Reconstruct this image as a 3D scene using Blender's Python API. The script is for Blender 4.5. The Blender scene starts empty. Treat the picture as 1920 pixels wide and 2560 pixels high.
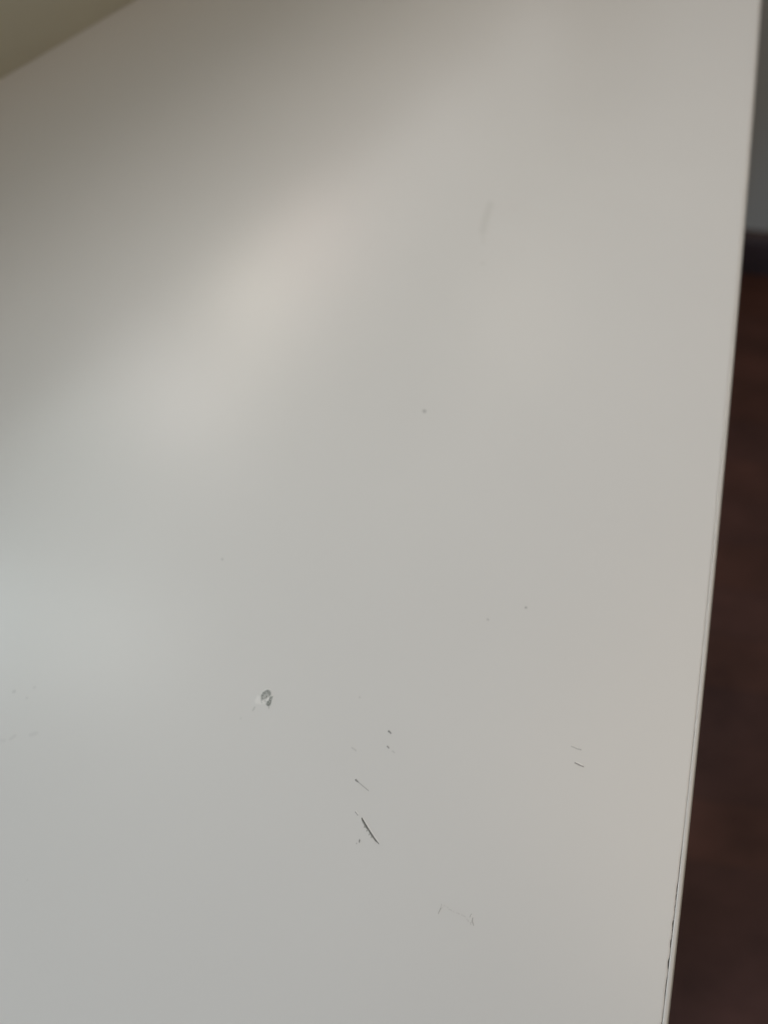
import bpy, bmesh, math, random
from mathutils import Vector, noise
R = math.radians
random.seed(7)
sc = bpy.context.scene
DZ = 0.74                                   # height of the desk surface above the floor

# ------------------------------------------------------------------ camera
cam = bpy.data.cameras.new('camera'); co = bpy.data.objects.new('camera', cam)
sc.collection.objects.link(co); sc.camera = co
co.location = (0, 0, DZ + 0.25)
co.rotation_euler = (R(28), 0, 0)
cam.sensor_fit = 'VERTICAL'; cam.sensor_height = 36; cam.lens = 27.72
cam.clip_start = 0.01; cam.clip_end = 50
cam.dof.use_dof = True; cam.dof.focus_distance = 0.226; cam.dof.aperture_fstop = 6.6

# ------------------------------------------------------------------ world, exposure, window light, added fill
wd = bpy.data.worlds.new('World'); sc.world = wd; wd.use_nodes = True
bg = wd.node_tree.nodes['Background']
WORLD = (0.000, 0.000, 0.000)
bg.inputs[0].default_value = (*WORLD, 1); bg.inputs[1].default_value = 1.0
sc.view_settings.view_transform = 'Standard'; sc.view_settings.look = 'None'
sc.view_settings.exposure = 0; sc.view_settings.gamma = 1
sc.render.film_transparent = False

WD = Vector((0.643, 0.766, 0)); WN = Vector((0.766, -0.643, 0))      # along and out of the off-white wall
def area(name, loc, direction, sx, sy, col):
    l = bpy.data.lights.new(name, 'AREA'); l.shape = 'RECTANGLE'; l.size = sx; l.size_y = sy
    m = max(col) or 1
    l.color = [c / m for c in col]; l.energy = m * sx * sy * math.pi   # col = radiance
    o = bpy.data.objects.new(name, l); sc.collection.objects.link(o)
    o.location = loc; o.rotation_euler = Vector(direction).to_track_quat('-Z', 'Y').to_euler()
    return o
LIGHTS = {}
# daylight of the window that stands above the off-white wall: panes given by their bearing and
# height above the desk (degrees), brightest just over the sill
GAZE = Vector((-0.05, 0.2, DZ)); GD = 0.6
for az, el, col in [
    (-14, 20, (0.44, 0.43, 0.43)),
    (-14, 28, (2.16, 2.14, 2.10)),
    (-14, 36, (7.73, 6.77, 5.88)),
    (-14, 44, (9.93, 9.07, 7.92)),
    (-22, 28, (1.79, 1.77, 1.74)),
    (-22, 36, (7.40, 7.00, 6.55)),
    (-22, 52, (3.97, 3.52, 3.09)),
    (-30, 28, (1.36, 1.35, 1.32)),
    (-30, 36, (5.84, 5.52, 5.32)),
    (-30, 52, (9.54, 8.87, 8.64)),
    (-38, 28, (1.13, 1.12, 1.10)),
    (-38, 36, (5.32, 5.08, 4.94)),
    (-38, 44, (4.60, 4.50, 4.30)),
    (-46, 28, (1.12, 1.11, 1.09)),
    (-46, 36, (6.70, 6.37, 6.20)),
    (-46, 44, (11.68, 12.99, 12.43)),
    (-46, 60, (1.95, 1.93, 1.84)),
    (-54, 28, (0.81, 0.80, 0.78)),
    (-54, 36, (4.69, 4.52, 4.41)),
    (-54, 44, (3.15, 3.46, 3.40)),
    (-62, 28, (0.68, 0.67, 0.66)),
    (-62, 36, (3.89, 3.76, 3.68)),
    (-62, 68, (0.54, 0.53, 0.52)),
    (-6, 20, (0.92, 0.91, 0.90)),
    (-6, 28, (4.33, 4.21, 4.10)),
    (-6, 36, (10.85, 8.71, 7.87)),
    (-6, 44, (0.76, 0.72, 0.70)),
    (-70, 28, (0.98, 0.98, 0.96)),
    (-70, 36, (5.28, 5.04, 4.96)),
    (-70, 44, (1.85, 2.00, 1.98)),
    (-70, 60, (2.46, 2.79, 2.73)),
    (-70, 68, (4.05, 4.15, 3.99)),
    (-78, 28, (2.15, 2.13, 2.09)),
    (-78, 36, (13.39, 12.01, 11.99)),
    (-78, 44, (5.87, 8.52, 9.24)),
    (-78, 52, (3.06, 3.69, 3.80)),
    (-78, 60, (2.75, 3.03, 3.01)),
    (-78, 68, (2.47, 2.53, 2.49)),
    (-86, 28, (3.72, 3.68, 3.61)),
    (-86, 36, (26.28, 25.87, 27.25)),
    (-86, 44, (4.08, 5.29, 5.76)),
    (10, 20, (0.71, 0.70, 0.69)),
    (10, 28, (2.69, 2.64, 2.69)),
    (18, 20, (1.01, 1.02, 1.04)),
    (18, 28, (0.32, 0.32, 0.31)),
    (26, 36, (0.32, 0.31, 0.30)),
    (26, 44, (2.93, 2.59, 2.22)),
    (2, 20, (0.90, 0.90, 0.88)),
    (2, 28, (4.31, 4.11, 3.94)),
    (2, 36, (2.67, 2.36, 2.28)),
]:
    a_, e_ = R(az), R(el)
    d = Vector((math.sin(a_) * math.cos(e_), math.cos(a_) * math.cos(e_), math.sin(e_)))
    LIGHTS[(az, el)] = area('window_light', GAZE + d * GD, -d, 2 * GD * math.tan(R(4.4)) * math.cos(e_) ** 0.5, 2 * GD * math.tan(R(4.4)), col)
LIGHTS['fill_near'] = area('fill_near', (0.45, -0.05, 1.35), (-0.2, 0.2, -1), 0.4, 0.4, (0.96, 0.82, 0.68))  # added fill to lift the right centre of the desk, no known lamp
LIGHTS['fill_above'] = area('fill_above', (0.9, 0.3, 2.45), (-0.1, -0.1, -1), 1.0, 1.0, (1.71, 1.30, 0.89))  # added warm fill from overhead, strength fitted to the desk tones
LIGHTS['room_right'] = area('room_right', (2.6, -1.6, 1.0), (-1, 0.4, 0), 1.2, 1.2, (0.42, 0.47, 0.46))
LIGHTS['side_window'] = area('side_window', (-1.7, -0.9, 1.3), (1, 0.45, -0.3), 1.2, 1.1, (4.83, 6.71, 8.92))
LIGHTS['low_fill'] = area('low_fill', (1.6, -1.2, 0.40), (-0.4, 1, 0), 0.8, 0.5, (1.3, 1.8, 2.0))   # added fill below desk height, brightens the far wall and floor

# ------------------------------------------------------------------ materials
def mat(name):
    m = bpy.data.materials.new(name); m.use_nodes = True
    nt = m.node_tree; return m, nt, nt.nodes, nt.links, nt.nodes['Principled BSDF']
def noise_tex(n, l, scale, detail=3, rough=0.5, stretch=(1, 1, 1), rot=0.0):
    tc = n.new('ShaderNodeTexCoord'); mp = n.new('ShaderNodeMapping'); t = n.new('ShaderNodeTexNoise')
    mp.inputs['Scale'].default_value = stretch; mp.inputs['Rotation'].default_value = (0, 0, rot)
    l.new(tc.outputs['Object'], mp.inputs[0]); l.new(mp.outputs[0], t.inputs['Vector'])
    t.inputs['Scale'].default_value = scale; t.inputs['Detail'].default_value = detail; t.inputs['Roughness'].default_value = rough
    return t
def ramp(n, l, src, stops):
    r = n.new('ShaderNodeValToRGB'); e = r.color_ramp.elements
    while len(e) < len(stops): e.new(0.5)
    for k, (p, c) in enumerate(stops): e[k].position = p; e[k].color = (*c, 1)
    l.new(src, r.inputs[0]); return r

LAM = (0.66, 0.645, 0.61)
def laminate(name, tint_attr=False, base=LAM, rough=0.30, spec=0.5):
    m, nt, n, l, b = mat(name)
    t = noise_tex(n, l, 9, 4)
    r = ramp(n, l, t.outputs[0], [(0.3, [c * 0.985 for c in base]), (0.7, [c * 1.01 for c in base])])
    out = r.outputs[0]
    if tint_attr:
        a = n.new('ShaderNodeVertexColor'); a.layer_name = 'wear'
        x = n.new('ShaderNodeMix'); x.data_type = 'RGBA'; x.blend_type = 'MULTIPLY'; x.inputs[0].default_value = 1
        l.new(out, x.inputs[6]); l.new(a.outputs[0], x.inputs[7]); out = x.outputs[2]
    l.new(out, b.inputs['Base Color'])
    b.inputs['Roughness'].default_value = rough
    b.inputs['Specular IOR Level'].default_value = spec
    t2 = noise_tex(n, l, 900, 2)                       # the faint pearl texture of furniture foil
    bp = n.new('ShaderNodeBump'); bp.inputs['Strength'].default_value = 0.05; bp.inputs['Distance'].default_value = 0.0002
    l.new(t2.outputs[0], bp.inputs['Height']); l.new(bp.outputs[0], b.inputs['Normal'])
    return m
M_LAM = laminate('white_laminate')
M_WEAR = laminate('worn_laminate', True)
M_BAND = laminate('edge_band_plastic', base=(0.575, 0.55, 0.505), rough=0.34)

def simple(name, c, rough=0.6, var=0.06, scale=6):
    m, nt, n, l, b = mat(name)
    t = noise_tex(n, l, scale, 4)
    r = ramp(n, l, t.outputs[0], [(0.3, [x * (1 - var) for x in c]), (0.7, [x * (1 + var) for x in c])])
    l.new(r.outputs[0], b.inputs['Base Color']); b.inputs['Roughness'].default_value = rough
    return m
M_CORE = simple('chipboard_core', (0.10, 0.085, 0.07), 0.9, 0.4, 900)
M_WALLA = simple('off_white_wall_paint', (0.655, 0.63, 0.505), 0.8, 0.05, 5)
M_WALLB = simple('grey_wall_paint', (0.80, 0.76, 0.72), 0.85, 0.04, 3)
M_SKIRT = simple('dark_skirting_wood', (0.095, 0.062, 0.068), 0.5, 0.3, 12)
M_LEG = simple('white_leg_paint', (0.6, 0.59, 0.56), 0.5)

FR = R(-8)                                   # the boards run parallel to the far wall
def floor_mat():
    m, nt, n, l, b = mat('dark_wood_planks')
    tc = n.new('ShaderNodeTexCoord'); mp = n.new('ShaderNodeMapping'); mp.inputs['Rotation'].default_value = (0, 0, -FR)
    mp.inputs['Location'].default_value = (0.13, 0.02, 0)
    l.new(tc.outputs['Object'], mp.inputs[0])
    br = n.new('ShaderNodeTexBrick'); l.new(mp.outputs[0], br.inputs['Vector'])
    br.inputs['Scale'].default_value = 1; br.inputs['Brick Width'].default_value = 0.42; br.inputs['Row Height'].default_value = 0.07
    br.inputs['Mortar Size'].default_value = 0.0012; br.inputs['Bias'].default_value = 0.0
    br.inputs['Color1'].default_value = (0.116, 0.058, 0.052, 1); br.inputs['Color2'].default_value = (0.155, 0.070, 0.054, 1)
    br.inputs['Mortar'].default_value = (0.112, 0.055, 0.048, 1); br.offset = 0.37
    t = noise_tex(n, l, 7, 4, 0.55, (1, 1.6, 1), -FR)
    r = ramp(n, l, t.outputs[0], [(0.25, (0.60, 0.58, 0.58)), (0.8, (1.45, 1.36, 1.30))])
    x = n.new('ShaderNodeMix'); x.data_type = 'RGBA'; x.blend_type = 'MULTIPLY'; x.inputs[0].default_value = 1
    l.new(br.outputs[0], x.inputs[6]); l.new(r.outputs[0], x.inputs[7])
    l.new(x.outputs[2], b.inputs['Base Color']); b.inputs['Roughness'].default_value = 0.55; b.inputs['Specular IOR Level'].default_value = 0.25
    return m
M_FLOOR = floor_mat()

# ------------------------------------------------------------------ helpers
def link(name, bm, m, parent=None, smooth=False):
    me = bpy.data.meshes.new(name); bm.normal_update(); bm.to_mesh(me); bm.free()
    me.materials.append(m)
    if smooth:
        for p in me.polygons: p.use_smooth = True
    o = bpy.data.objects.new(name, me); sc.collection.objects.link(o)
    if parent: o.parent = parent
    return o
def prism(pts, z0, z1):
    bm = bmesh.new()
    lo = [bm.verts.new((x, y, z0)) for x, y in pts]; hi = [bm.verts.new((x, y, z1)) for x, y in pts]
    bm.faces.new(hi); bm.faces.new(lo[::-1])
    for i in range(len(pts)):
        j = (i + 1) % len(pts); bm.faces.new((lo[i], lo[j], hi[j], hi[i]))
    bmesh.ops.recalc_face_normals(bm, faces=bm.faces)
    return bm
def bar(p0, p1, thick, z0, z1, side=1):
    """an upright slab whose front face runs p0 -> p1 and whose thickness goes to the given side"""
    d = (Vector(p1) - Vector(p0)).normalized(); nrm = Vector((-d.y, d.x)) * side * thick
    a, b = Vector(p0), Vector(p1)
    return prism([a, b, b + nrm, a + nrm], z0, z1)

# ------------------------------------------------------------------ floor and walls
f = link('floor', prism([(-3, -3.5), (4, -3.5), (4, 3), (-3, 3)], -0.05, 0.0), M_FLOOR); f['kind'] = 'structure'
corner = Vector((0.353, 1.034))
wdir = Vector((WD.x, WD.y))
wa0 = corner - wdir * 2.2
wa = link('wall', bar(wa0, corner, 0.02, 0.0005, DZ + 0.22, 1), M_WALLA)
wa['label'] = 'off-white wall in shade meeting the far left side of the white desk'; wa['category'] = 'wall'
bdir = Vector((math.cos(FR), math.sin(FR)))
wb = link('wall', bar(corner + bdir * 0.003, corner + bdir * 3.2, 0.10, 0.0005, 2.5, 1), M_WALLB)
wb['label'] = 'grey wall beyond the dark floor, right of the desk edge'; wb['category'] = 'wall'
bn = Vector((bdir.y, -bdir.x))
sk = bmesh.new(); a = corner + bn * 0.001 + bdir * 0.02; b_ = corner + bn * 0.001 + bdir * 3.1
prof = [(0, 0.001), (0.014, 0.001), (0.014, 0.066), (0.010, 0.076), (0, 0.08)]
r0 = [sk.verts.new((a.x + bn.x * q, a.y + bn.y * q, z)) for q, z in prof]
r1 = [sk.verts.new((b_.x + bn.x * q, b_.y + bn.y * q, z)) for q, z in prof]
for i in range(5): sk.faces.new((r0[i], r0[(i + 1) % 5], r1[(i + 1) % 5], r1[i]))
sk.faces.new(r0[::-1]); sk.faces.new(r1); bmesh.ops.recalc_face_normals(sk, faces=sk.faces)
skirt = link('skirting_board', sk, M_SKIRT, wb); skirt['label'] = 'dark wooden skirting board'

# ------------------------------------------------------------------ desk
desk = bpy.data.objects.new('desk', None); sc.collection.objects.link(desk)
desk.location = (0, 0, 0)
desk['label'] = 'scratched white laminate desk top with a chip, fine scuffs and pale plastic edge'; desk['category'] = 'desk'
EDGE = [(286.42,753.56),(255.05,632.81),(229.14,533.75),(207.35,451.02),(188.74,380.88),(172.62,320.67),(158.52,268.42),(146.04,222.64),(134.91,182.21),(124.91,146.23),(115.85,114.02),(107.60,85.00),(100.04,58.73),(93.08,34.84),(86.64,13.01),(80.66,-7.01),(75.08,-25.44),(69.85,-42.46),(64.94,-58.22),(60.31,-72.86)]
EDGE = [Vector((x / 1000, y / 1000)) for x, y in EDGE][::-1]      # front to back, metres
d0 = (EDGE[0] - EDGE[2]).normalized()
EDGE = [EDGE[0] + d0 * 0.18, EDGE[0] + d0 * 0.06] + EDGE
def resample(pts, step):
    out = []
    P = [pts[0]] + pts + [pts[-1]]
    for i in range(1, len(P) - 2):
        p0, p1, p2, p3 = P[i - 1], P[i], P[i + 1], P[i + 2]
        n_ = max(1, int((p2 - p1).length / step))
        for k in range(n_):
            t = k / n_
            out.append(0.5 * ((2 * p1) + (p2 - p0) * t + (2 * p0 - 5 * p1 + 4 * p2 - p3) * t * t + (3 * p1 - p0 - 3 * p2 + p3) * t ** 3))
    out.append(pts[-1]); return out
E_ = resample(EDGE, 0.0004)
def normals(pts):
    out = []
    for i in range(len(pts)):
        d = (pts[min(i + 3, len(pts) - 1)] - pts[max(i - 3, 0)]).normalized(); out.append(Vector((d.y, -d.x)))
    return out
N_ = normals(E_)                              # pointing out of the desk
BW = 0.00175                                   # width of the plastic band seen from above
def sstep(a, b, x):
    t = min(1, max(0, (x - a) / (b - a))); return t * t * (3 - 2 * t)
def gap(y, i):
    """opening between foil and band; wide and ragged towards the camera"""
    open_ = sstep(0.026, 0.016, y)
    base = 0.000012 + 0.000028 * sstep(0.14, 0.06, y)
    ragged = 0.75 + 1.3 * noise.noise(Vector((y * 420, 3.1, 0))) + 0.9 * noise.noise(Vector((y * 1500, 8.1, 0)))
    bite = 0.00012 * math.exp(-((y - 0.0011) / 0.0012) ** 2) + 0.00009 * math.exp(-((y + 0.0085) / 0.0009) ** 2)
    tear = 0.00008 * sstep(0.02, 0.006, y) * sstep(-0.03, -0.008, y)
    return base + open_ * max(0.000035, 0.00011 * ragged) + bite + tear * max(0, ragged)
inner = []
for i, (p, q) in enumerate(zip(E_, N_)):
    inner.append(p - q * (BW + gap(p.y, i)))
back_l = Vector((0.1485, 0.7900)); front_l = Vector((-0.595, -0.0945))
# keep 1 mm clear of the wall
offs = Vector((WN.x, WN.y)) * 0.0003
poly = inner + [back_l + offs, front_l + offs]
# the top sheet, with a slightly rounded lip along the seam
bm = bmesh.new()
lipz = [(0.0, -0.00012), (0.00006, -0.00003), (0.00018, 0.000012), (0.0009, 0.0)]
rows = []
for dn, dz in lipz:
    rows.append([bm.verts.new((p.x - q.x * dn, p.y - q.y * dn, DZ + dz)) for p, q in zip(inner, N_)])
for a_, b_ in zip(rows, rows[1:]):
    for i in range(len(a_) - 1):
        fc = bm.faces.new((a_[i], a_[i + 1], b_[i + 1], b_[i])); fc.smooth = True
lowr = [bm.verts.new((p.x, p.y, DZ - 0.0005)) for p in inner]
for i in range(len(lowr) - 1): bm.faces.new((lowr[i], lowr[i + 1], rows[0][i + 1], rows[0][i]))
tail = [bm.verts.new((*(back_l + offs), DZ)), bm.verts.new((*(front_l + offs), DZ))]
bm.faces.new(rows[-1] + tail)
tl = [bm.verts.new((*(back_l + offs), DZ - 0.0005)), bm.verts.new((*(front_l + offs), DZ - 0.0005))]
chain = [rows[-1][-1]] + tail + [rows[-1][0]]; chl = [lowr[-1]] + tl + [lowr[0]]
for i in range(3): bm.faces.new((chain[i], chl[i], chl[i + 1], chain[i + 1]))
bmesh.ops.recalc_face_normals(bm, faces=bm.faces)
top = link('desk_surface', bm, M_LAM, desk)
step = E_[::12] + [E_[-1]]; sn = N_[::12] + [N_[-1]]
core = [p - q * (BW - 0.0001) for p, q in zip(step, sn)] + [back_l + offs, front_l + offs]
link('board_core', prism(core, DZ - 0.022, DZ - 0.0006), M_CORE, desk)
# the band: flat, then rounded over to the side
bm = bmesh.new(); Rr = 0.0009
prof = [(BW, -0.0220), (BW, -0.00012), (BW - 0.00008, -0.00004), (BW - 0.0003, -0.00001), (Rr + 0.0002, 0.0)]
prof += [(Rr - Rr * math.sin(t), -Rr + Rr * math.cos(t)) for t in [R(k) for k in range(10, 91, 10)]] + [(0.0, -0.0215), (0.0004, -0.0220)]
rows = []
for dn, dz in prof:
    rows.append([bm.verts.new((p.x - q.x * dn, p.y - q.y * dn, DZ + dz)) for p, q in zip(E_[::3], N_[::3])])
for a_, b_ in zip(rows, rows[1:] + rows[:1]):
    for i in range(len(a_) - 1): bm.faces.new((a_[i], a_[i + 1], b_[i + 1], b_[i]))
bm.faces.new([r[0] for r in rows]); bm.faces.new([r[-1] for r in rows][::-1])
bmesh.ops.recalc_face_normals(bm, faces=bm.faces)
band = link('edge_band', bm, M_BAND, desk, True); band['label'] = 'pale plastic edge strip lifting along a ragged seam'
for x, y in [(0.20, 0.66), (0.02, -0.17), (-0.50, -0.06), (0.10, 0.62)]:
    bm = prism([(x - .02, y - .02), (x + .02, y - .02), (x + .02, y + .02), (x - .02, y + .02)], 0.0005, DZ - 0.0222)
    link('leg', bm, M_LEG, desk)

# ------------------------------------------------------------------ wear marks on the desk
# every primitive works in millimetres on the desk plane and returns how strongly it darkens (+) or lightens (-)
def seg_d(px, py, a, b):
    ax, ay = a; bx, by = b; dx, dy = bx - ax, by - ay
    L = dx * dx + dy * dy or 1e-9
    t = min(1, max(0, ((px - ax) * dx + (py - ay) * dy) / L))
    return math.hypot(px - ax - t * dx, py - ay - t * dy), t
def line(pts, w0, w1, amt, soft=0.12, jag=0.35, broken=0.0):
    n_ = len(pts) - 1
    def f(x, y):
        best = 0
        for k in range(n_):
            d, t = seg_d(x, y, pts[k], pts[k + 1]); u = (k + t) / n_
            w = (w0 + (w1 - w0) * u) * (1 + jag * noise.noise(Vector((x * 3.1, y * 3.1, 1.7))))
            v = 1 - sstep(w, w + soft, d)
            if v > best: best = v
        if broken: best *= max(0, 1 - broken * (0.7 + 1.6 * noise.noise(Vector((x * 2.2, y * 2.2, 7.7)))))
        return amt * best
    xs = [p[0] for p in pts]; ys = [p[1] for p in pts]; m = max(w0, w1) * 1.4 + soft
    return f, (min(xs) - m, min(ys) - m, max(xs) + m, max(ys) + m)
def blob(c, r, amt, soft, ry=None, ang=0):
    ry = ry or r; ca, sa = math.cos(ang), math.sin(ang)
    def f(x, y):
        dx, dy = x - c[0], y - c[1]; a_, b_ = dx * ca + dy * sa, -dx * sa + dy * ca
        d = math.hypot(a_ / r, b_ / ry) * (1 + 0.25 * noise.noise(Vector((x * 2.5, y * 2.5, 5.5))))
        return amt * (1 - sstep(1 - soft, 1 + soft, d))
    m = max(r, ry) * (1.3 + soft)
    return f, (c[0] - m, c[1] - m, c[0] + m, c[1] + m)
def area_poly(pts, amt, soft=0.15, jag=0.12):
    def f(x, y):
        x2 = x + jag * noise.noise(Vector((x * 4, y * 4, 9))); y2 = y + jag * noise.noise(Vector((x * 4, y * 4, 19)))
        ins = False; dm = 1e9
        for k in range(len(pts)):
            a_, b_ = pts[k], pts[(k + 1) % len(pts)]
            dm = min(dm, seg_d(x2, y2, a_, b_)[0])
            if (a_[1] > y2) != (b_[1] > y2) and x2 < (b_[0] - a_[0]) * (y2 - a_[1]) / (b_[1] - a_[1]) + a_[0]: ins = not ins
        sd = dm if ins else -dm
        return amt * sstep(-soft * 0.6, soft * 0.6, sd)
    xs = [p[0] for p in pts]; ys = [p[1] for p in pts]; m = soft + jag
    return f, (min(xs) - m, min(ys) - m, max(xs) + m, max(ys) + m)

def mark(name, label, prims, cell=0.09, tint=(1.0, 1.0, 1.0), bump=0.04, rough=0.12):
    x0 = min(b[0] for _, b in prims); y0 = min(b[1] for _, b in prims); x1 = max(b[2] for _, b in prims); y1 = max(b[3] for _, b in prims)
    nx = int((x1 - x0) / cell) + 2; ny = int((y1 - y0) / cell) + 2
    V = {}; bm = bmesh.new(); cl = bm.loops.layers.float_color.new('wear'); D = {}
    for i in range(nx):
        for j in range(ny):
            x, y = x0 + i * cell, y0 + j * cell; dk = 0; lt = 0
            for f_, b in prims:
                if b[0] <= x <= b[2] and b[1] <= y <= b[3]:
                    v = f_(x, y)
                    if v > dk: dk = v
                    if v < lt: lt = v
            D[i, j] = (dk * (1 + rough * noise.noise(Vector((x * 5, y * 5, 3))) + rough * noise.noise(Vector((x * 2.4, y * 2.4, 13)))), lt)
    def vert(i, j):
        if (i, j) not in V:
            d, lt = D[i, j]
            edge = min(1, abs(d) * 3 + abs(lt) * 3)
            V[i, j] = bm.verts.new(((x0 + i * cell) / 1000, (y0 + j * cell) / 1000, DZ + 0.00002 + edge * bump * 0.001 * (0.35 - 0.3 * d - lt * 2)))
        return V[i, j]
    for i in range(nx - 1):
        for j in range(ny - 1):
            q = [(i, j), (i + 1, j), (i + 1, j + 1), (i, j + 1)]
            if max(abs(D[k][0]) + abs(D[k][1]) for k in q) < 0.012: continue
            fc = bm.faces.new([vert(*k) for k in q]); fc.smooth = True
            for lp, k in zip(fc.loops, q):
                d, lt = D[k]; g = max(0.03, 1 - d + (-lt) * (1 - min(1, d * 1.2)))
                lp[cl] = (*[max(0.0, g * (1 + (c - 1) * min(1, d * 1.6))) for c in tint], 1)
    o = link(name, bm, M_WEAR, desk)
    for p in o.data.polygons: p.use_smooth = True
    if label: o['label'] = label
    return o

mark('chip', 'small grey-green chip in the white surface, flap of foil at its lower right', [
    area_poly([(-39.26,66.47),(-38.88,67.56),(-37.99,68.10),(-37.17,68.46),(-36.44,68.03),(-36.16,67.25),(-36.27,66.62),(-36.77,66.00),(-37.21,66.78),(-37.76,67.01),(-38.35,66.62),(-38.44,65.69),(-38.85,65.07),(-39.26,65.38)], 0.50, 0.30),
    area_poly([(-38.9,66.9),(-37.0,67.6),(-36.8,66.2),(-38.2,65.2)], 0.32, 0.3),
    area_poly([(-37.58,66.62),(-37.25,66.31),(-37.36,65.61),(-38.03,65.38),(-37.86,66.16)], 0.52, 0.22),
    area_poly([(-35.40,66.31),(-35.85,64.92),(-36.05,63.38),(-36.64,63.00),(-37.52,63.53),(-37.43,64.46),(-36.69,64.92),(-36.46,66.00)], 0.56, 0.22),
    area_poly([(-38.9,67.0),(-38.2,67.7),(-37.6,67.5),(-38.6,66.2)], 0.50, 0.2, 0.3), blob((-37.0, 67.7), 0.42, 0.52, 0.5, 0.22, 0.9), blob((-38.6, 65.6), 0.2, 0.5, 0.6),
    blob((-37.5, 66.2), 0.3, 0.62, 0.6, 0.14, 1.1), blob((-36.3, 66.9), 0.16, 0.55, 0.6, 0.3), blob((-39.0, 65.0), 0.22, 0.36, 0.6), blob((-37.9, 64.7), 0.18, 0.3, 0.6),
    blob((-36.6, 63.6), 0.25, 0.78, 0.6), blob((-36.0, 65.6), 0.28, 0.62, 0.6, 0.7, 0.3),
    line([(-36.6,63.3),(-36.5,62.4)], 0.10, 0.05, 0.3, 0.2),
    blob((-38.7, 65.3), 0.30, 0.34, 0.6), line([(-38.79,64.15),(-39.12,64.46)], 0.08, 0.05, 0.22, 0.2),
    area_poly([(-40.35,66.62),(-39.5,66.2),(-39.29,64.9),(-38.20,64.6),(-37.7,63.99),(-39.21,63.69),(-40.9,64.0),(-41.2,64.76)], -0.13, 0.7),
    line([(-37.14,65.9),(-36.85,65.38),(-37.46,64.85)], 0.10, 0.08, -0.15, 0.15),
    line([(-41.05,62.69),(-41.31,62.08),(-41.66,61.70)], 0.14, 0.04, 0.20, 0.25),
    blob((-45.15, 59.3), 0.3, 0.10, 0.6), line([(-39.2,67.2),(-37.9,68.5),(-36.5,68.5)], 0.06, 0.04, -0.12, 0.25),
], 0.07, (0.96, 1.02, 0.98), 0.05, rough=0.7)
mark('scratch', 'longest scratch, a dark ragged gouge with a lifted bright edge', [
    area_poly([(-6.57,29.72),(-5.51,28.19),(-4.37,26.66),(-3.14,24.87),(-1.48,22.62),(-2.53,23.27),(-3.54,24.49),(-4.36,25.62),(-4.68,26.38),(-5.39,26.95),(-6.01,27.90),(-6.43,28.66),(-6.68,29.14)], 0.62, 0.16, 0.10),
    line([(-6.57,29.66),(-5.20,27.52),(-3.96,25.62),(-2.53,23.74),(-1.52,22.66)], 0.14, 0.06, 0.80, 0.12),
    line([(-6.22,29.75),(-4.79,27.71),(-3.35,25.62),(-2.1,23.93),(-1.25,22.71)], 0.06, 0.04, -0.16, 0.12),
    blob((-5.75, 27.3), 0.30, 0.5, 0.5, 0.2, 1.0), blob((-5.0, 26.3), 0.28, 0.55, 0.5, 0.16, 0.9), blob((-4.35, 25.2), 0.26, 0.45, 0.5, 0.16, 0.9), blob((-3.7, 24.5), 0.3, 0.38, 0.5, 0.2, 0.9)], 0.07, (1, 0.99, 0.96), 0.05)
mark('scratch', 'thin diagonal scratch with a dark pit at its upper end', [
    line([(-8.57,40.60),(-7.83,40.00)], 0.22, 0.10, 0.62, 0.14), line([(-8.04,40.20),(-6.35,38.81),(-4.68,37.52)], 0.07, 0.04, 0.42, 0.14)], 0.07)
mark('scratch', 'short faint scratch just above the longest scratch', [line([(-8.58,31.45),(-7.79,30.54)], 0.08, 0.06, 0.42, 0.12), line([(-8.40,31.75),(-7.65,30.9)], 0.05, 0.04, -0.2, 0.12)], 0.07)
mark('pit', None, [blob((-7.22, 23.45), 0.22, 0.60, 0.5, 0.48, -0.1), blob((-8.05, 22.76), 0.2, 0.3, 0.6)], 0.08)
mark('pit', None, [line([(1.50,55.24),(2.14,54.61)], 0.22, 0.14, 0.62, 0.16)], 0.08)
mark('pit', None, [line([(1.06,50.62),(1.49,50.10)], 0.16, 0.13, 0.52, 0.16), line([(2.65,49.16),(3.18,48.75)], 0.16, 0.10, 0.14, 0.25)], 0.08)
mark('scratch', 'very faint scuff above the thin diagonal scratch', [line([(-9.90,50.20),(-8.72,49.37)], 0.12, 0.10, 0.17, 0.25)], 0.08)
mark('scratch', 'faint upper scratch of the pair near the right edge', [line([(58.11,50.61),(58.97,50.30),(59.82,49.86),(60.95,49.60)], 0.08, 0.10, 0.34, 0.16), line([(58.4,50.75),(60.1,50.1)], 0.05, 0.05, -0.1, 0.15)], 0.07)
mark('scratch', 'dark lower scratch of the pair near the right edge', [
    line([(58.71,45.65),(59.39,45.31),(60.22,44.88),(61.15,44.50)], 0.13, 0.07, 0.66, 0.14), line([(59.00,45.93),(59.76,45.63),(60.84,45.03)], 0.07, 0.06, -0.28, 0.12),
    blob((59.7, 44.95), 0.6, 0.10, 0.6, 0.25, -0.4)], 0.07, (1.04, 0.98, 0.97), 0.06)
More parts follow.
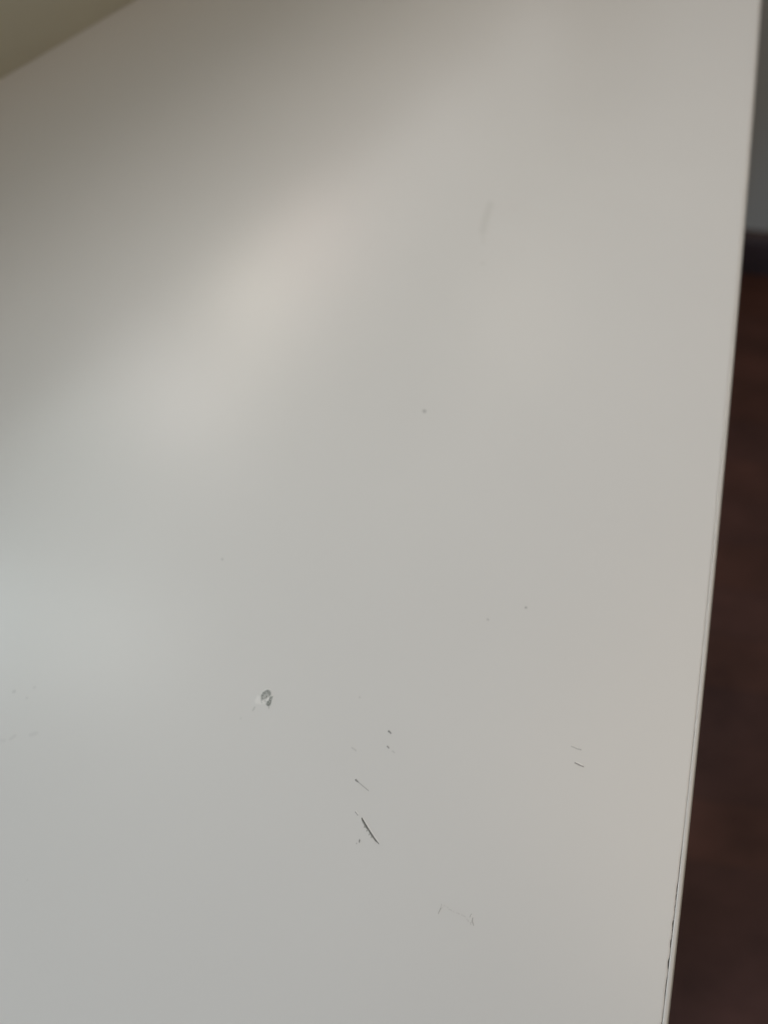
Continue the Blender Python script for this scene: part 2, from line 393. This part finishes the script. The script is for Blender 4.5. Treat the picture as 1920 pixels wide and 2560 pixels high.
mark('scuff', 'faint branching hairline scuff low down', [
    line([(15.35,4.39),(15.61,4.94),(16.07,5.71)], 0.03, 0.08, 0.34, 0.14), line([(16.07,5.71),(16.35,6.81)], 0.05, 0.03, 0.16, 0.16),
    line([(16.32,5.82),(17.27,6.53),(18.11,5.93)], 0.05, 0.07, 0.14, 0.22, broken=0.7), line([(18.34,5.54),(19.91,4.83),(22.08,4.01),(23.15,3.30),(23.72,2.54)], 0.05, 0.10, 0.15, 0.26, broken=0.8),
    line([(24.26,3.57),(24.67,4.28)], 0.06, 0.05, 0.30, 0.14), line([(25.04,3.30),(24.82,2.54)], 0.06, 0.09, 0.38, 0.14), line([(24.82,2.54),(25.15,1.47)], 0.09, 0.06, 0.34, 0.14),
    line([(24.81,2.32),(24.31,2.11),(24.41,1.67)], 0.07, 0.05, 0.16, 0.2), line([(24.45,3.7),(24.8,4.0)], 0.04, 0.04, -0.15, 0.12)], 0.07, (1.02, 0.99, 0.97))
mark('smear', 'pale grey-brown smear trailing over the far part of the surface', [
    line([(48.3,291.0),(45.8,283.0),(43.7,273.5)], 0.35, 0.3, 0.075, 2.6, 0.1), line([(47.2,285.5),(46.2,281.5)], 0.3, 0.25, 0.08, 1.4),
    line([(43.55,276.66),(43.63,266.40)], 0.3, 0.3, 0.035, 1.6), blob((42.6, 254.4), 0.9, 0.07, 0.8)], 0.25, (1.0, 0.995, 0.93), 0.01)
for c, r, a_ in [((15.57,176.92), 0.62, 0.50), ((47.84,96.40), 0.34, 0.52), ((34.82,92.12), 0.36, 0.26), ((-56.25,114.32), 0.38, 0.26), ((-118.52,67.77), 0.55, 0.15),
                 ((-112.26,69.07), 0.50, 0.08), ((-113.98,65.71), 0.45, 0.09), ((-7.79,65.96), 0.30, 0.16), ((-102.66,13.01), 0.30, 0.05), ((106.05, 87.8), 0.30, 0.10)]:
    mark('speck', None, [blob(c, r, a_, 0.7)], 0.1)
mark('scuff', None, [line([(-110.4,54.1),(-108.7,54.6)], 0.08, 0.15, 0.07, 0.9)], 0.15)
mark('scuff', None, [line([(-116.3,52.9),(-115.2,53.8)], 0.06, 0.1, 0.08, 0.8)], 0.15)
mark('scuff', None, [line([(-119.3,52.5),(-118.1,52.4)], 0.06, 0.08, 0.05, 0.8)], 0.15)
